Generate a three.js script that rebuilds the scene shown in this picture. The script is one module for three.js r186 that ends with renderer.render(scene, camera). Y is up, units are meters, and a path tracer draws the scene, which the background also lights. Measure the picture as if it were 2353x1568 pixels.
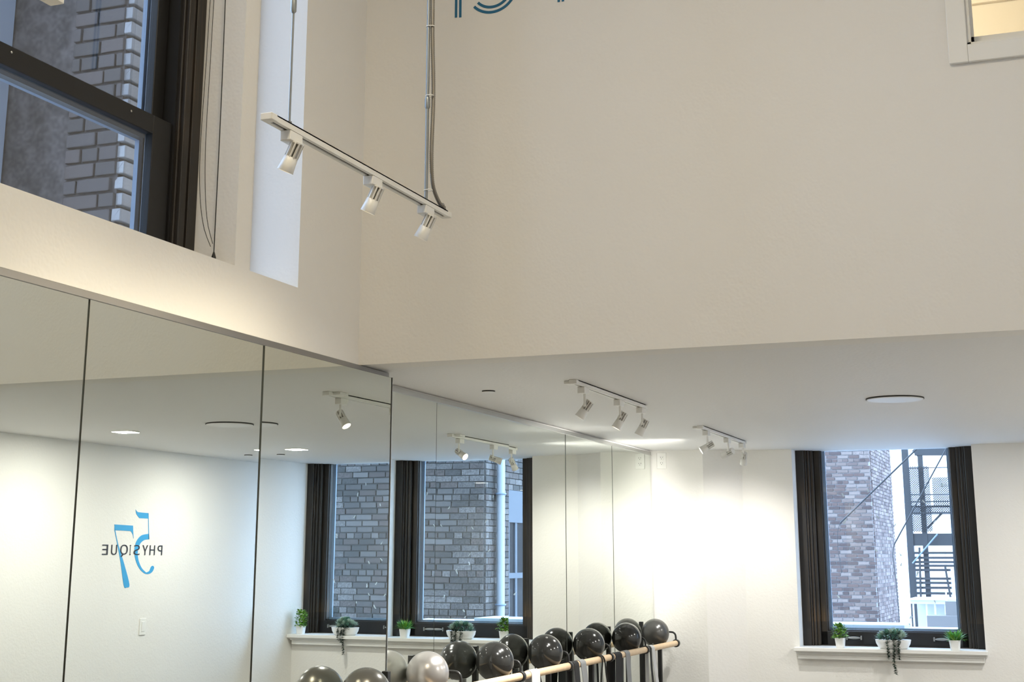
import * as THREE from 'three';
import { mergeGeometries } from 'three/addons/utils/BufferGeometryUtils.js';
import { RoundedBoxGeometry } from 'three/addons/geometries/RoundedBoxGeometry.js';
import { FontLoader } from 'three/addons/loaders/FontLoader.js';
import { RectAreaLightUniformsLib } from 'three/addons/lights/RectAreaLightUniformsLib.js';
import { TextGeometry } from 'three/addons/geometries/TextGeometry.js';

// ---------------------------------------------------------------- camera, sky, exposure
const scene = new THREE.Scene();
const camera = new THREE.PerspectiveCamera(2 * Math.atan(1037 / 3256.04) * 180 / Math.PI, 2353 / 2074, 0.05, 200);
camera.position.set(2.806, 1.68, 10.332);
camera.rotation.set(0.2278, 0.3662, 0.0001, 'YXZ');
camera.setViewOffset(2353, 2074, 0, 506, 2353, 1568);      // the photograph is the lower part of a taller picture
scene.background = new THREE.Color(5.2, 7.0, 9.8);       // bright overcast sky
const renderer = new THREE.WebGLRenderer({ antialias: true });
renderer.toneMapping = THREE.LinearToneMapping;
renderer.toneMappingExposure = 1.0;
renderer.shadowMap.enabled = true;
RectAreaLightUniformsLib.init();

const WARM = new THREE.Color(1.0, 0.88, 0.65), COOL = new THREE.Color(1.0, 0.985, 0.93);
const POWER = { hang: 1.6, low: 8, down: 490, upper: 52, upstairs: 3 };

// ---------------------------------------------------------------- helpers
function rng(a) { return () => { a |= 0; a = a + 0x6D2B79F5 | 0; let t = Math.imul(a ^ a >>> 15, 1 | a); t = t + Math.imul(t ^ t >>> 7, 61 | t) ^ t; return ((t ^ t >>> 14) >>> 0) / 4294967296; }; }
const R = rng(57);
const V = (x, y, z) => new THREE.Vector3(x, y, z);
const taken = {};
const numbered = (n) => { const k = taken[n] = (taken[n] ?? -1) + 1; return k ? n + '_' + String(k).padStart(3, '0') : n; };
const lin = (r, g, b) => new THREE.Color().setRGB(r, g, b);
function mat(color, roughness = 0.8, extra = {}) {
  const { physical, ...rest } = extra;
  return new (physical ? THREE.MeshPhysicalMaterial : THREE.MeshStandardMaterial)({ color, roughness, metalness: 0, ...rest });
}
// uv in metres, by the way each face points
function metres(g) {
  if (g.index) g = g.toNonIndexed();
  const p = g.attributes.position, n = g.attributes.normal, uv = new Float32Array(p.count * 2);
  for (let i = 0; i < p.count; i++) {
    const ax = Math.abs(n.getX(i)), ay = Math.abs(n.getY(i)), az = Math.abs(n.getZ(i));
    if (ax >= ay && ax >= az) { uv[2 * i] = p.getZ(i); uv[2 * i + 1] = p.getY(i); }
    else if (ay >= az) { uv[2 * i] = p.getX(i); uv[2 * i + 1] = p.getZ(i); }
    else { uv[2 * i] = p.getX(i); uv[2 * i + 1] = p.getY(i); }
  }
  g.setAttribute('uv', new THREE.BufferAttribute(uv, 2));
  return g;
}
const clean = (g) => { if (g.index) g = g.toNonIndexed(); for (const k of Object.keys(g.attributes)) if (!['position', 'normal', 'uv'].includes(k)) g.deleteAttribute(k); return g; };
function obj(name, geos, m, parent = scene) {
  const list = [].concat(geos).map(clean);
  const g = list.length > 1 ? mergeGeometries(list) : list[0];
  const o = new THREE.Mesh(metres(g), m);
  o.name = parent === scene ? numbered(name) : name; o.castShadow = o.receiveShadow = true;
  parent.add(o); return o;
}
const tag = (o, label, category, group, kind) => { if (label) o.userData.label = label; if (category) o.userData.category = category; if (group) o.userData.group = group; if (kind) o.userData.kind = kind; return o; };
function thing(name, label, category, pos = [0, 0, 0], group) {
  const o = new THREE.Group(); o.name = numbered(name); o.position.set(...pos); scene.add(o);
  return tag(o, label, category, group);
}
function struct(name, geos, m, label, category) { return tag(obj(name, geos, m), label, category, null, 'structure'); }
function span(x0, x1, y0, y1, z0, z1, r = 0) {
  const w = x1 - x0, h = y1 - y0, d = z1 - z0;
  const g = r ? new RoundedBoxGeometry(w, h, d, 1, r) : new THREE.BoxGeometry(w, h, d);
  return g.translate((x0 + x1) / 2, (y0 + y1) / 2, (z0 + z1) / 2);
}
function bar(a, b, r, seg = 10) {
  const d = b.clone().sub(a), g = new THREE.CylinderGeometry(r, r, d.length(), seg);
  g.applyQuaternion(new THREE.Quaternion().setFromUnitVectors(V(0, 1, 0), d.clone().normalize()));
  return g.translate((a.x + b.x) / 2, (a.y + b.y) / 2, (a.z + b.z) / 2);
}
function beam(a, b, w, t) {      // square section
  const d = b.clone().sub(a), g = new THREE.BoxGeometry(w, d.length(), t);
  g.applyQuaternion(new THREE.Quaternion().setFromUnitVectors(V(0, 1, 0), d.clone().normalize()));
  return g.translate((a.x + b.x) / 2, (a.y + b.y) / 2, (a.z + b.z) / 2);
}
const tube = (pts, r, n = 32, seg = 8) => new THREE.TubeGeometry(new THREE.CatmullRomCurve3(pts), n, r, seg, false);
const lathe = (pts, seg = 28) => new THREE.LatheGeometry(pts.map(([r, y]) => new THREE.Vector2(r, y)), seg);

// ---------------------------------------------------------------- textures
function dataTexture(n, f, srgb) {
  const d = new Uint8Array(n * n * 4);
  for (let y = 0; y < n; y++) for (let x = 0; x < n; x++) { const c = f(x / n, y / n); for (let k = 0; k < 3; k++) d[(y * n + x) * 4 + k] = Math.max(0, Math.min(255, 255 * (c.length ? c[k] : c))); d[(y * n + x) * 4 + 3] = 255; }
  const t = new THREE.DataTexture(d, n, n); t.wrapS = t.wrapT = THREE.RepeatWrapping; t.magFilter = THREE.LinearFilter; t.minFilter = THREE.LinearMipmapLinearFilter; t.generateMipmaps = true;
  if (srgb) t.colorSpace = THREE.SRGBColorSpace; t.needsUpdate = true; return t;
}
function noiseField(seed, n) {      // tiling value noise
  const r = rng(seed), g = new Float32Array(n * n).map(() => r());
  return (u, v) => { const x = u * n, y = v * n, i = Math.floor(x), j = Math.floor(y), s = x - i, t = y - j, a = s * s * (3 - 2 * s), b = t * t * (3 - 2 * t), q = (p, w) => g[((w % n + n) % n) * n + (p % n + n) % n];
    return (q(i, j) * (1 - a) + q(i + 1, j) * a) * (1 - b) + (q(i, j + 1) * (1 - a) + q(i + 1, j + 1) * a) * b; };
}
const n8 = noiseField(1, 8), n32 = noiseField(2, 32), n128 = noiseField(3, 128), n64 = noiseField(4, 64);
const plasterBump = dataTexture(256, (u, v) => 0.4 * n128(u, v) + 0.35 * n64(u, v) + 0.25 * n8(u, v));
const scaled = (t, x, y = x) => { const c = t.clone(); c.repeat.set(x, y); c.needsUpdate = true; return c; };
// streaky stained wood, grain along v
const streak = (u, v) => 0.3 * n128(u, v * 0.06) + 0.4 * n64(u + 0.3, v * 0.12) + 0.3 * n8(u, v * 0.5);
const stainTex = dataTexture(512, (u, v) => { const s = streak(u, v), k = Math.max(0, s - 0.52) * 2.4, w = Math.max(0, n8(u, v * 0.7) - 0.45) * 1.2; return [0.13 + 0.13 * k + 0.2 * w, 0.115 + 0.1 * k + 0.14 * w, 0.1 + 0.07 * k + 0.07 * w]; }, true);
const mapleTex = dataTexture(256, (u, v) => { const s = 0.6 * n64(u, v * 0.1) + 0.4 * n128(u, v * 0.05); return [0.93 - 0.1 * s, 0.83 - 0.13 * s, 0.70 - 0.16 * s]; }, true);
const oakTex = dataTexture(512, (u, v) => { const p = Math.floor(u * 8), e = (u * 8 - p), s = 0.6 * n64(u + p * 0.13, v * 0.1 + p * 0.37) + 0.4 * n128(u, v * 0.05), j = e < 0.02 ? 0.7 : 1, t = 0.9 + 0.1 * n8(p / 8 + 0.06, 0.3); return [0.57 * t * j - 0.08 * s, 0.55 * t * j - 0.09 * s, 0.525 * t * j - 0.1 * s]; }, true);
const sootTex = dataTexture(256, (u, v) => { const s = 0.5 * n32(u, v) + 0.5 * n128(u, v); return [0.55 + 0.6 * s, 0.55 + 0.6 * s, 0.55 + 0.6 * s].map((c) => Math.min(1, c)); }, true);

// ---------------------------------------------------------------- materials
const M = {
  wall: mat(lin(0.83, 0.81, 0.775), 0.9, { bumpMap: scaled(plasterBump, 1.2), bumpScale: 0.0012 }),
  ceiling: mat(lin(0.8, 0.79, 0.775), 0.62, { bumpMap: scaled(plasterBump, 1), bumpScale: 0.0012 }),
  trim: mat(lin(0.84, 0.83, 0.8), 0.45),
  floor: mat(0xffffff, 0.4, { map: scaled(oakTex, 0.7) }),
  mirror: mat(lin(0.78, 0.81, 0.765), 0.0, { metalness: 1 }),
  mirrorEdge: mat(lin(0.05, 0.055, 0.05), 0.3),
  steel: mat(lin(0.6, 0.6, 0.58), 0.32, { metalness: 1 }),
  channel: mat(lin(0.33, 0.32, 0.31), 0.4, { metalness: 1 }),
  galvanised: mat(lin(0.3, 0.32, 0.33), 0.45, { metalness: 0.8 }),
  flex: mat(lin(0.27, 0.25, 0.22), 0.5, { metalness: 0.6 }),
  fixture: mat(lin(0.82, 0.81, 0.78), 0.4),
  slot: mat(lin(0.02, 0.02, 0.02), 0.6),
  lens: mat(lin(0.9, 0.85, 0.75), 0.4, { emissive: lin(1, 0.9, 0.72), emissiveIntensity: 4 }),
  lensWarm: mat(lin(0.9, 0.8, 0.65), 0.4, { emissive: lin(1, 0.8, 0.5), emissiveIntensity: 3 }),
  stain: mat(0xffffff, 0.5, { map: scaled(stainTex, 2.2, 0.8), bumpMap: scaled(stainTex, 2.2, 0.8), bumpScale: 0.0004 }),
  dark: mat(lin(0.006, 0.0055, 0.0055), 0.5),
  handle: mat(lin(0.28, 0.28, 0.27), 0.4, { metalness: 0.6 }),
  glass: mat(lin(0.93, 0.97, 1.0), 0.0, { physical: true, transmission: 1, thickness: 0, ior: 1.5 }),
  tintedGlass: mat(lin(0.88, 0.9, 0.92), 0.0, { physical: true, transmission: 1, thickness: 0, ior: 1.5 }),  // tint slightly darker than glass, to hold back daylight
  storm: mat(lin(0.22, 0.29, 0.38), 0.5),
  ball: mat(lin(0.022, 0.022, 0.021), 0.16, { physical: true, metalness: 0.25, clearcoat: 0.4, clearcoatRoughness: 0.12 }),
  ballPewter: mat(lin(0.1, 0.098, 0.095), 0.24, { metalness: 0.6 }),
  ballGrey: mat(lin(0.2, 0.198, 0.185), 0.26, { metalness: 0.55 }),
  ballSilver: mat(lin(0.42, 0.4, 0.385), 0.28, { metalness: 0.65 }),
  black: mat(lin(0.012, 0.012, 0.012), 0.42),
  maple: mat(0xffffff, 0.4, { map: scaled(mapleTex, 6, 6) }),
  strap: mat(lin(0.28, 0.285, 0.29), 0.9), strapLight: mat(lin(0.6, 0.6, 0.6), 0.9), cloth: mat(lin(0.018, 0.018, 0.02), 0.95),
  pot: mat(lin(0.86, 0.86, 0.85), 0.3),
  leaf: mat(lin(0.10, 0.26, 0.035), 0.6, { side: THREE.DoubleSide }), leafYoung: mat(lin(0.22, 0.42, 0.05), 0.6, { side: THREE.DoubleSide }), grass: mat(lin(0.09, 0.33, 0.07), 0.55, { side: THREE.DoubleSide }),
  succulent: mat(lin(0.16, 0.33, 0.26), 0.6, { side: THREE.DoubleSide }), succulentPale: mat(lin(0.5, 0.62, 0.53), 0.6, { side: THREE.DoubleSide }), string: mat(lin(0.02, 0.045, 0.03), 0.6, { side: THREE.DoubleSide }),
  soil: mat(lin(0.04, 0.03, 0.02), 1),
  plastic: mat(lin(0.86, 0.85, 0.81), 0.35),
  blue: mat(new THREE.Color('#3a9fd6'), 0.6), ink: mat(new THREE.Color('#262733'), 0.6), deepBlue: mat(new THREE.Color('#1d668c'), 0.6),
  mortar: mat(lin(0.11, 0.108, 0.105), 1), mortarLight: mat(lin(0.45, 0.43, 0.43), 1),
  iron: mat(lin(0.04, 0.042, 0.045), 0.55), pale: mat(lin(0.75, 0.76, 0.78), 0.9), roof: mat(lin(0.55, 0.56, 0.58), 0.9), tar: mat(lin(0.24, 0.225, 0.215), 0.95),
  ground: mat(lin(0.3, 0.3, 0.3), 0.95), warmWall: mat(lin(0.78, 0.68, 0.54), 0.85),
};
const brickMats = (list) => list.map(([r, g, b]) => mat(lin(r, g, b), 0.9, { map: scaled(sootTex, 3) }));
const sootBricks = brickMats([[0.13, 0.12, 0.117], [0.18, 0.165, 0.158], [0.1, 0.095, 0.092], [0.23, 0.21, 0.2], [0.145, 0.12, 0.112]]);
const towerBricks = brickMats([[0.17, 0.115, 0.1], [0.25, 0.19, 0.165], [0.12, 0.085, 0.078], [0.32, 0.255, 0.225], [0.19, 0.14, 0.125]]);

// ================================================================ THE ROOM
const W = 3.70, H = 2.453, ZB = 5.176, XL = 0.156, TOP = 5.0, ZBACK = 13;
struct('floor', span(-0.5, 4, -0.12, 0, -0.4, 13.2), M.floor, 'grey oak plank studio floor', 'floor');
struct('ceiling', span(-0.4, 3.95, H, 2.66, -0.32, ZB - 0.14), M.ceiling, 'white lowered ceiling in front of the sash window', 'ceiling');
struct('ceiling_upper', span(-0.4, 3.95, TOP, 5.15, -0.35, 13.2), M.ceiling, 'high white ceiling over the double height room', 'ceiling');
// wall above the lowered ceiling, with the inner window opening
const IW = { x0: 2.609, x1: 3.35, y0: 3.507, y1: 4.55 };
struct('wall_front', [span(-0.2, W, H, IW.y0, ZB - 0.14, ZB), span(-0.2, IW.x0, IW.y0, IW.y1, ZB - 0.14, ZB), span(IW.x1, W, IW.y0, IW.y1, ZB - 0.14, ZB), span(-0.2, W, IW.y1, TOP, ZB - 0.14, ZB)], M.wall, 'tall off-white wall above the lowered ceiling with blue lettering', 'wall');
// mirror wall: lower part behind the far mirrors, and the furred-out part with deep window recesses
struct('wall_left', [
  span(-0.3, -0.008, 0, H, -0.32, 4.94),
  span(-0.3, XL, 0, H, 4.94, ZBACK), span(-0.19, XL, H, 2.684, ZB - 0.14, ZBACK),
  span(-0.19, XL, 2.684, TOP, ZB - 0.14, 5.69), span(-0.19, XL - 0.05, 2.684, 4.85, 6.0, 6.137), span(-0.19, XL, 2.684, 4.85, 6.05, 6.137),
  new THREE.CylinderGeometry(0.05, 0.05, 4.85 - 2.684, 20).translate(XL - 0.05, (4.85 + 2.684) / 2, 6.05),
  span(-0.19, XL, 2.684, TOP, 7.75, ZBACK), span(-0.19, XL, 4.85, TOP, 5.69, 7.75),
], M.wall, 'off-white side wall above the mirrors with deep window recesses', 'wall');
// far wall with two window openings that run up to the ceiling, and the splayed pier in the corner
const WIN1 = { x0: 0.997, x1: 2.233 }, WIN2 = { x0: 2.62, x1: W }, SILL = 1.085;
struct('wall_far', [span(-0.3, 3.95, 0, SILL - 0.03, -0.32, 0), span(-0.3, WIN1.x0, SILL - 0.03, H, -0.32, 0), span(WIN1.x1, WIN2.x0, SILL - 0.03, H, -0.32, 0), span(-0.3, 3.95, 2.66, 5, -0.32, -0.02)], M.wall, 'white end wall around the two dark sash windows', 'wall');
{
  const s = new THREE.Shape([new THREE.Vector2(-0.1, 0.05), new THREE.Vector2(-0.1, -0.19), new THREE.Vector2(0.39, -0.19), new THREE.Vector2(0.6325, 0), new THREE.Vector2(0.6325, 0.05)]);
  struct('wall_corner', new THREE.ExtrudeGeometry(s, { depth: H, bevelEnabled: false }).rotateX(-Math.PI / 2), M.wall, 'white corner pier with a slanting side, left of the window', 'wall');
}
struct('wall_right', span(W, W + 0.22, 0, TOP, -0.32, ZBACK), M.wall, 'white side wall carrying the blue and black studio sign', 'wall');
struct('wall_back', span(-0.3, 3.95, 0, TOP, ZBACK, ZBACK + 0.2), M.wall, 'white back wall behind the viewer', 'wall');

// ---------------------------------------------------------------- inner window high in the front wall
{
  const g = new THREE.Group(); g.name = 'window_5'; scene.add(g); tag(g, 'inner window with flat grey casing looking into a warm lit upper room', 'window', null, 'structure');
  const c = 0.067, zf = ZB + 0.018;
  obj('casing', span(IW.x0 - c, IW.x0, IW.y0 - c, IW.y1 + c, ZB, zf, 0.003), M.trim, g);
  obj('casing', span(IW.x1, IW.x1 + c, IW.y0 - c, IW.y1 + c, ZB, zf, 0.003), M.trim, g);
  obj('casing', span(IW.x0, IW.x1, IW.y0 - c, IW.y0, ZB, zf, 0.003), M.trim, g);
  obj('casing', span(IW.x0, IW.x1, IW.y1, IW.y1 + c, ZB, zf, 0.003), M.trim, g);
  const i = 0.012;
  obj('jamb', [span(IW.x0, IW.x0 + i, IW.y0, IW.y1, ZB - 0.14, ZB), span(IW.x1 - i, IW.x1, IW.y0, IW.y1, ZB - 0.14, ZB), span(IW.x0, IW.x1, IW.y0, IW.y0 + i, ZB - 0.14, ZB), span(IW.x0, IW.x1, IW.y1 - i, IW.y1, ZB - 0.14, ZB)], M.trim, g);
  obj('glazing_bead', [span(IW.x0 + i, IW.x1 - i, IW.y0 + i, IW.y0 + 0.06, ZB - 0.1, ZB - 0.08), span(IW.x0 + i, IW.x0 + 0.022, IW.y0 + i, IW.y1 - i, ZB - 0.1, ZB - 0.08)], M.trim, g);
  obj('pane', span(IW.x0 + 0.02, IW.x1 - 0.02, IW.y0 + 0.05, IW.y1 - 0.02, ZB - 0.092, ZB - 0.089), M.glass, g);
  // the upper room behind it
  struct('wall_upper_room', [span(-0.2, W, 2.66, TOP, 3.4, 3.5), span(-0.2, W, 4.38, 4.48, 3.5, ZB - 0.14)], M.warmWall, 'warm lit wall and ceiling of the upper room', 'wall');
  struct('trim_1', span(-0.2, W, 4.3, 4.38, 3.5, 3.53, 0.004), M.warmWall, 'crown moulding of the upper room', 'trim');
  const l = thing('ceiling_light', 'flush glowing ceiling lamp in the upper room', 'lamp', [2.2, 4.37, 4.4]);
  obj('shade', lathe([[0, -0.05], [0.1, -0.04], [0.12, 0], [0, 0]], 24), M.lensWarm, l);
  const p = new THREE.PointLight(WARM, POWER.upstairs, 0, 2); p.position.set(0, -0.1, 0); p.castShadow = true; p.shadow.radius = 5; l.add(p);
}
// ---------------------------------------------------------------- sash windows in the far wall
const splat = (r, s) => { const sh = new THREE.Shape(); for (let k = 0; k <= 9; k++) { const a = k / 9 * Math.PI * 2, q = s * (0.5 + 0.8 * r()) * (1 + 0.8 * Math.abs(Math.sin(a))); k ? sh.lineTo(Math.cos(a) * q * 0.5, Math.sin(a) * q) : sh.moveTo(q * 0.5, 0); } return new THREE.ExtrudeGeometry(sh, { depth: 0.0008, bevelEnabled: false }).rotateZ((r() - 0.5) * 1.6); };
const chalk = mat(lin(0.75, 0.75, 0.72), 0.9);
function sashWindow(name, o, label, seed) {
  const r = rng(seed), g = new THREE.Group(); g.name = name; scene.add(g); tag(g, label, 'window', null, 'structure');
  const { x0, x1 } = o, y0 = SILL, y1 = H;
  for (const s of [1, -1]) {
    const e = s > 0 ? x0 : x1, at = (a, b, z0, z1, rr = 0.004) => { const p = e + s * a, q = e + s * b; return span(Math.min(p, q), Math.max(p, q), y0, y1 + 0.01, z0, z1, rr); };
    obj('casing', [at(0, 0.06, -0.3, -0.15, 0.006)], M.stain, g);
    obj('casing_moulding', [at(0.06, 0.074, -0.3, -0.163), at(0.074, 0.095, -0.3, -0.175, 0.006), at(0.095, 0.118, -0.3, -0.19)], M.stain, g);
    obj('sash_stile', [at(0.118, 0.165, -0.29, -0.225, 0.005), at(0.165, 0.172, -0.285, -0.24)], M.stain, g);
  }
  obj('bottom_rail', [span(x0 + 0.118, x1 - 0.118, y0, y0 + 0.1, -0.29, -0.225, 0.005), span(x0 + 0.165, x1 - 0.165, y0 + 0.1, y0 + 0.107, -0.285, -0.24)], M.dark, g);
  obj('threshold', span(x0, x1, y0 - 0.03, y0 + 0.006, -0.32, -0.205, 0.003), M.stain, g);
  obj('pane', span(x0 + 0.166, x1 - 0.166, y0 + 0.1, y1 + 0.01, -0.262, -0.258), M.glass, g);
  // frame of the outer storm pane, seen through the glass
  obj('storm_frame', [span(x0 + 0.15, x0 + 0.19, y0 + 0.09, y1, -0.315, -0.3), span(x1 - 0.19, x1 - 0.15, y0 + 0.09, y1, -0.315, -0.3), span(x0 + 0.15, x1 - 0.15, y0 + 0.08, y0 + 0.122, -0.315, -0.3)], M.storm, g);
  for (const t of [0.28, 0.76]) {     // sash lifts
    const cx = x0 + t * (x1 - x0), cy = y0 + 0.056;
    obj('sash_lift', [span(cx - 0.055, cx - 0.044, cy - 0.014, cy + 0.014, -0.226, -0.2, 0.003), span(cx + 0.044, cx + 0.055, cy - 0.014, cy + 0.014, -0.226, -0.2, 0.003), new THREE.SphereGeometry(1, 16, 10).scale(0.046, 0.009, 0.006).translate(cx, cy, -0.203)], M.handle, g);
  }
  for (let k = 0; k < 16; k++) obj('dropping', splat(r, 0.006 + 0.006 * r()).translate(x0 + 0.2 + r() * (x1 - x0 - 0.4), y0 + 0.15 + r() * 1.1, -0.2635), chalk, g);
  return g;
}
sashWindow('window_1', WIN1, 'dark stained sash window with brick tower and fire escape outside', 11);
sashWindow('window_2', WIN2, 'dark stained sash window in the corner seen only in the mirror', 12);
for (const [o, n, a, b, l] of [[WIN1, 'trim_2', 0.967, 2.249, 'white moulded window sill with potted plants under the brick view'], [WIN2, 'trim_3', 2.59, W, 'white moulded sill in the corner seen only in the mirror']]) {
  const e = (d) => Math.min(b - d, W);
  struct(n, [span(a, b, SILL - 0.026, SILL, -0.206, 0.085, 0.004), span(a + 0.008, e(0.006), SILL - 0.034, SILL - 0.026, -0.05, 0.068), span(a + 0.014, e(0.012), SILL - 0.041, SILL - 0.034, -0.05, 0.054), span(a + 0.018, e(0.02), SILL - 0.045, SILL - 0.041, -0.05, 0.062, 0.001), span(a + 0.022, e(0.026), SILL - 0.076, SILL - 0.045, -0.05, 0.046), span(a + 0.026, e(0.03), SILL - 0.083, SILL - 0.076, -0.05, 0.03)], M.trim, l, 'sill');
}
// ---------------------------------------------------------------- tall window in the recess of the side wall
{
  const g = new THREE.Group(); g.name = 'window_3'; scene.add(g); tag(g, 'tall black sash window deep in the side wall recess', 'window', null, 'structure');
  const z0 = 6.137, z1 = 7.75, y0 = 2.684, y1 = 4.85, f = (a, b, x0, x1, r = 0.004) => span(x0, x1, y0, y1, z0 + a, z0 + b, r);
  obj('casing', [f(0, 0.055, -0.19, -0.012, 0.004), f(0.055, 0.062, -0.19, -0.022), f(0.062, 0.1, -0.19, -0.016, 0.005), f(0.1, 0.112, -0.19, -0.03)], M.stain, g);
  obj('casing', span(-0.19, -0.012, y0, y1, z1 - 0.112, z1, 0.004), M.stain, g);
  obj('jamb', [span(-0.19, -0.042, y0, y1, z0 + 0.112, z0 + 0.124), span(-0.19, -0.042, y0, y1, z1 - 0.124, z1 - 0.112)], M.dark, g);
  const rail = 3.155;
  obj('lower_sash', [span(-0.085, -0.05, y0, rail + 0.035, z0 + 0.124, z0 + 0.232, 0.004), span(-0.085, -0.05, y0, rail + 0.035, z1 - 0.232, z1 - 0.124, 0.004), span(-0.085, -0.05, rail - 0.033, rail + 0.035, z0 + 0.232, z1 - 0.232, 0.004), span(-0.085, -0.05, y0, y0 + 0.06, z0 + 0.232, z1 - 0.232, 0.004)], M.dark, g);
  obj('upper_sash', [span(-0.125, -0.09, rail - 0.03, y1, z0 + 0.124, z0 + 0.19, 0.004), span(-0.125, -0.09, rail - 0.03, y1, z1 - 0.19, z1 - 0.124, 0.004), span(-0.125, -0.09, rail - 0.03, rail + 0.035, z0 + 0.19, z1 - 0.19, 0.004), span(-0.125, -0.09, y1 - 0.07, y1, z0 + 0.19, z1 - 0.19)], M.dark, g);
  obj('pane', span(-0.07, -0.067, y0 + 0.05, rail - 0.03, z0 + 0.225, z1 - 0.225), M.tintedGlass, g);
  obj('pane', span(-0.11, -0.107, rail + 0.03, y1 - 0.06, z0 + 0.185, z1 - 0.185), M.tintedGlass, g);
  obj('storm_frame', [span(-0.188, -0.17, y0, y1, z0 + 0.124, z0 + 0.145), span(-0.188, -0.17, rail - 0.02, rail + 0.03, z0 + 0.14, z1 - 0.14), span(-0.188, -0.17, y0, y1, z1 - 0.2, z1 - 0.124)], M.storm, g);
  for (const [y, z] of [[3.17, 7.1], [3.165, 6.5], [2.72, 6.3]]) obj('screw', new THREE.SphereGeometry(0.004, 10, 6).scale(0.4, 1, 1).translate(-0.049, y, z), M.steel, g);
  // slot window beside it
  const s = new THREE.Group(); s.name = 'window_4'; scene.add(s); tag(s, 'narrow slot window in the recess next to the front wall', 'window', null, 'structure');
  obj('frame', [span(-0.18, -0.11, y0, y1, 5.69, 5.73), span(-0.18, -0.11, y0, y1, 5.96, 6.0), span(-0.18, -0.11, y0, y0 + 0.06, 5.73, 5.96), span(-0.18, -0.11, y1 - 0.05, y1, 5.73, 5.96)], M.dark, s);
  obj('pane', span(-0.152, -0.148, y0 + 0.05, y1 - 0.04, 5.72, 5.97), M.tintedGlass, s);
}
// ---------------------------------------------------------------- mirrors
function mirrorPanel(x, za, zb, turn, lean, label, hingeFar) {
  const w = Math.abs(za - zb) - 0.004, e = x > 0.1 ? 0.0025 : 0.0045, y0 = 0.12, y1 = x > 0.1 ? 2.428 : 2.425;
  const g = thing('wall_mirror', label, 'mirror', [x, 0, hingeFar ? Math.max(za, zb) - 0.002 : (za + zb) / 2], 'wall mirrors');
  const zc = hingeFar ? -w / 2 : 0;
  obj('backing', span(-0.012, -0.004, y0, y1, zc - w / 2, zc + w / 2), M.mirrorEdge, g);
  obj('glass', span(-0.004, 0, y0 + 0.002, y1 - 0.002, zc - w / 2 + (hingeFar ? 0.012 : e), zc + w / 2 - e), M.mirror, g);
  if (hingeFar) obj('edge_strip', span(-0.012, 0.002, y0, y1, zc - w / 2, zc - w / 2 + 0.004), M.steel, g);
  g.rotation.set(0, -turn * Math.PI / 180, -lean, 'YXZ');
  return g;
}
mirrorPanel(0.172, 6.939, 7.94, 0, 0, 'nearest wall mirror, at the left edge of the picture');
mirrorPanel(0.172, 5.947, 6.939, 0, 0, 'wall mirror showing the blue and black studio sign');
mirrorPanel(0.172, 4.932, 5.947, 1.15, 0.0012, 'wall mirror with the angled outer edge, beside the set-back mirrors', true);
mirrorPanel(0.004, 4.043, 4.936, 0, 0.0012, 'set-back wall mirror nearest to the step in the wall');
mirrorPanel(0.004, 3.08, 4.043, 0.39, 0.0008, 'wall mirror reflecting the middle of the sash window and track lamps');
mirrorPanel(0.004, 2.122, 3.08, 0, 0, 'wall mirror third from the white corner pier');
mirrorPanel(0.004, 1.16, 2.122, 0, 0, 'wall mirror second from the white corner pier');
mirrorPanel(0.004, 0.193, 1.16, 0, 0, 'wall mirror touching the white corner pier');
tag(obj('mirror_channel', [span(XL, XL + 0.019, 2.426, 2.45, 4.925, ZBACK - 1, 0.002)], M.channel), 'brushed metal channel along the top of the near mirrors', 'trim');
tag(obj('mirror_channel', [span(0, 0.007, 2.423, 2.444, 0.192, 4.93), span(0, 0.012, 2.42, 2.4235, 0.192, 4.93, 0.001)], M.steel), 'thin metal channel under the ceiling along the far mirrors', 'trim');

// ================================================================ LAMPS
const AX = V(0, 1, 0);
function lampHead(parent, pos, aim, color, power, angle, warm) {
  const h = new THREE.Group(); h.name = 'lamp_head'; h.position.set(...pos); parent.add(h);
  const d = V(...aim).normalize(); h.quaternion.setFromUnitVectors(V(0, -1, 0), d);
  obj('body', lathe([[0.0001, 0.002], [0.0195, 0.002], [0.0225, -0.03], [0.024, -0.042], [0.022, -0.042], [0.0205, -0.036]], 28), M.fixture, h);
  obj('core', new THREE.CylinderGeometry(0.0095, 0.0095, 0.044, 16).translate(0, 0.022, 0), M.slot, h);
  const fins = []; for (let k = 0; k < 10; k++) fins.push(new THREE.BoxGeometry(0.011, 0.044, 0.0042).translate(0.0145, 0.022, 0).rotateY(k * Math.PI / 5)); fins.push(new THREE.CylinderGeometry(0.019, 0.019, 0.004, 20).translate(0, 0.044, 0));
  obj('fins', fins, M.fixture, h);
  obj('lens', new THREE.CylinderGeometry(0.0215, 0.0215, 0.003, 24).translate(0, -0.039, 0), warm ? M.lensWarm : M.lens, h);
  const s = new THREE.SpotLight(color, power, 0, angle, 1, 2); s.position.set(0, -0.046, 0); s.target.position.set(0, -1, 0); s.target.name = 'aim'; s.castShadow = true; s.shadow.radius = 1;
  h.add(s, s.target);
}
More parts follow.
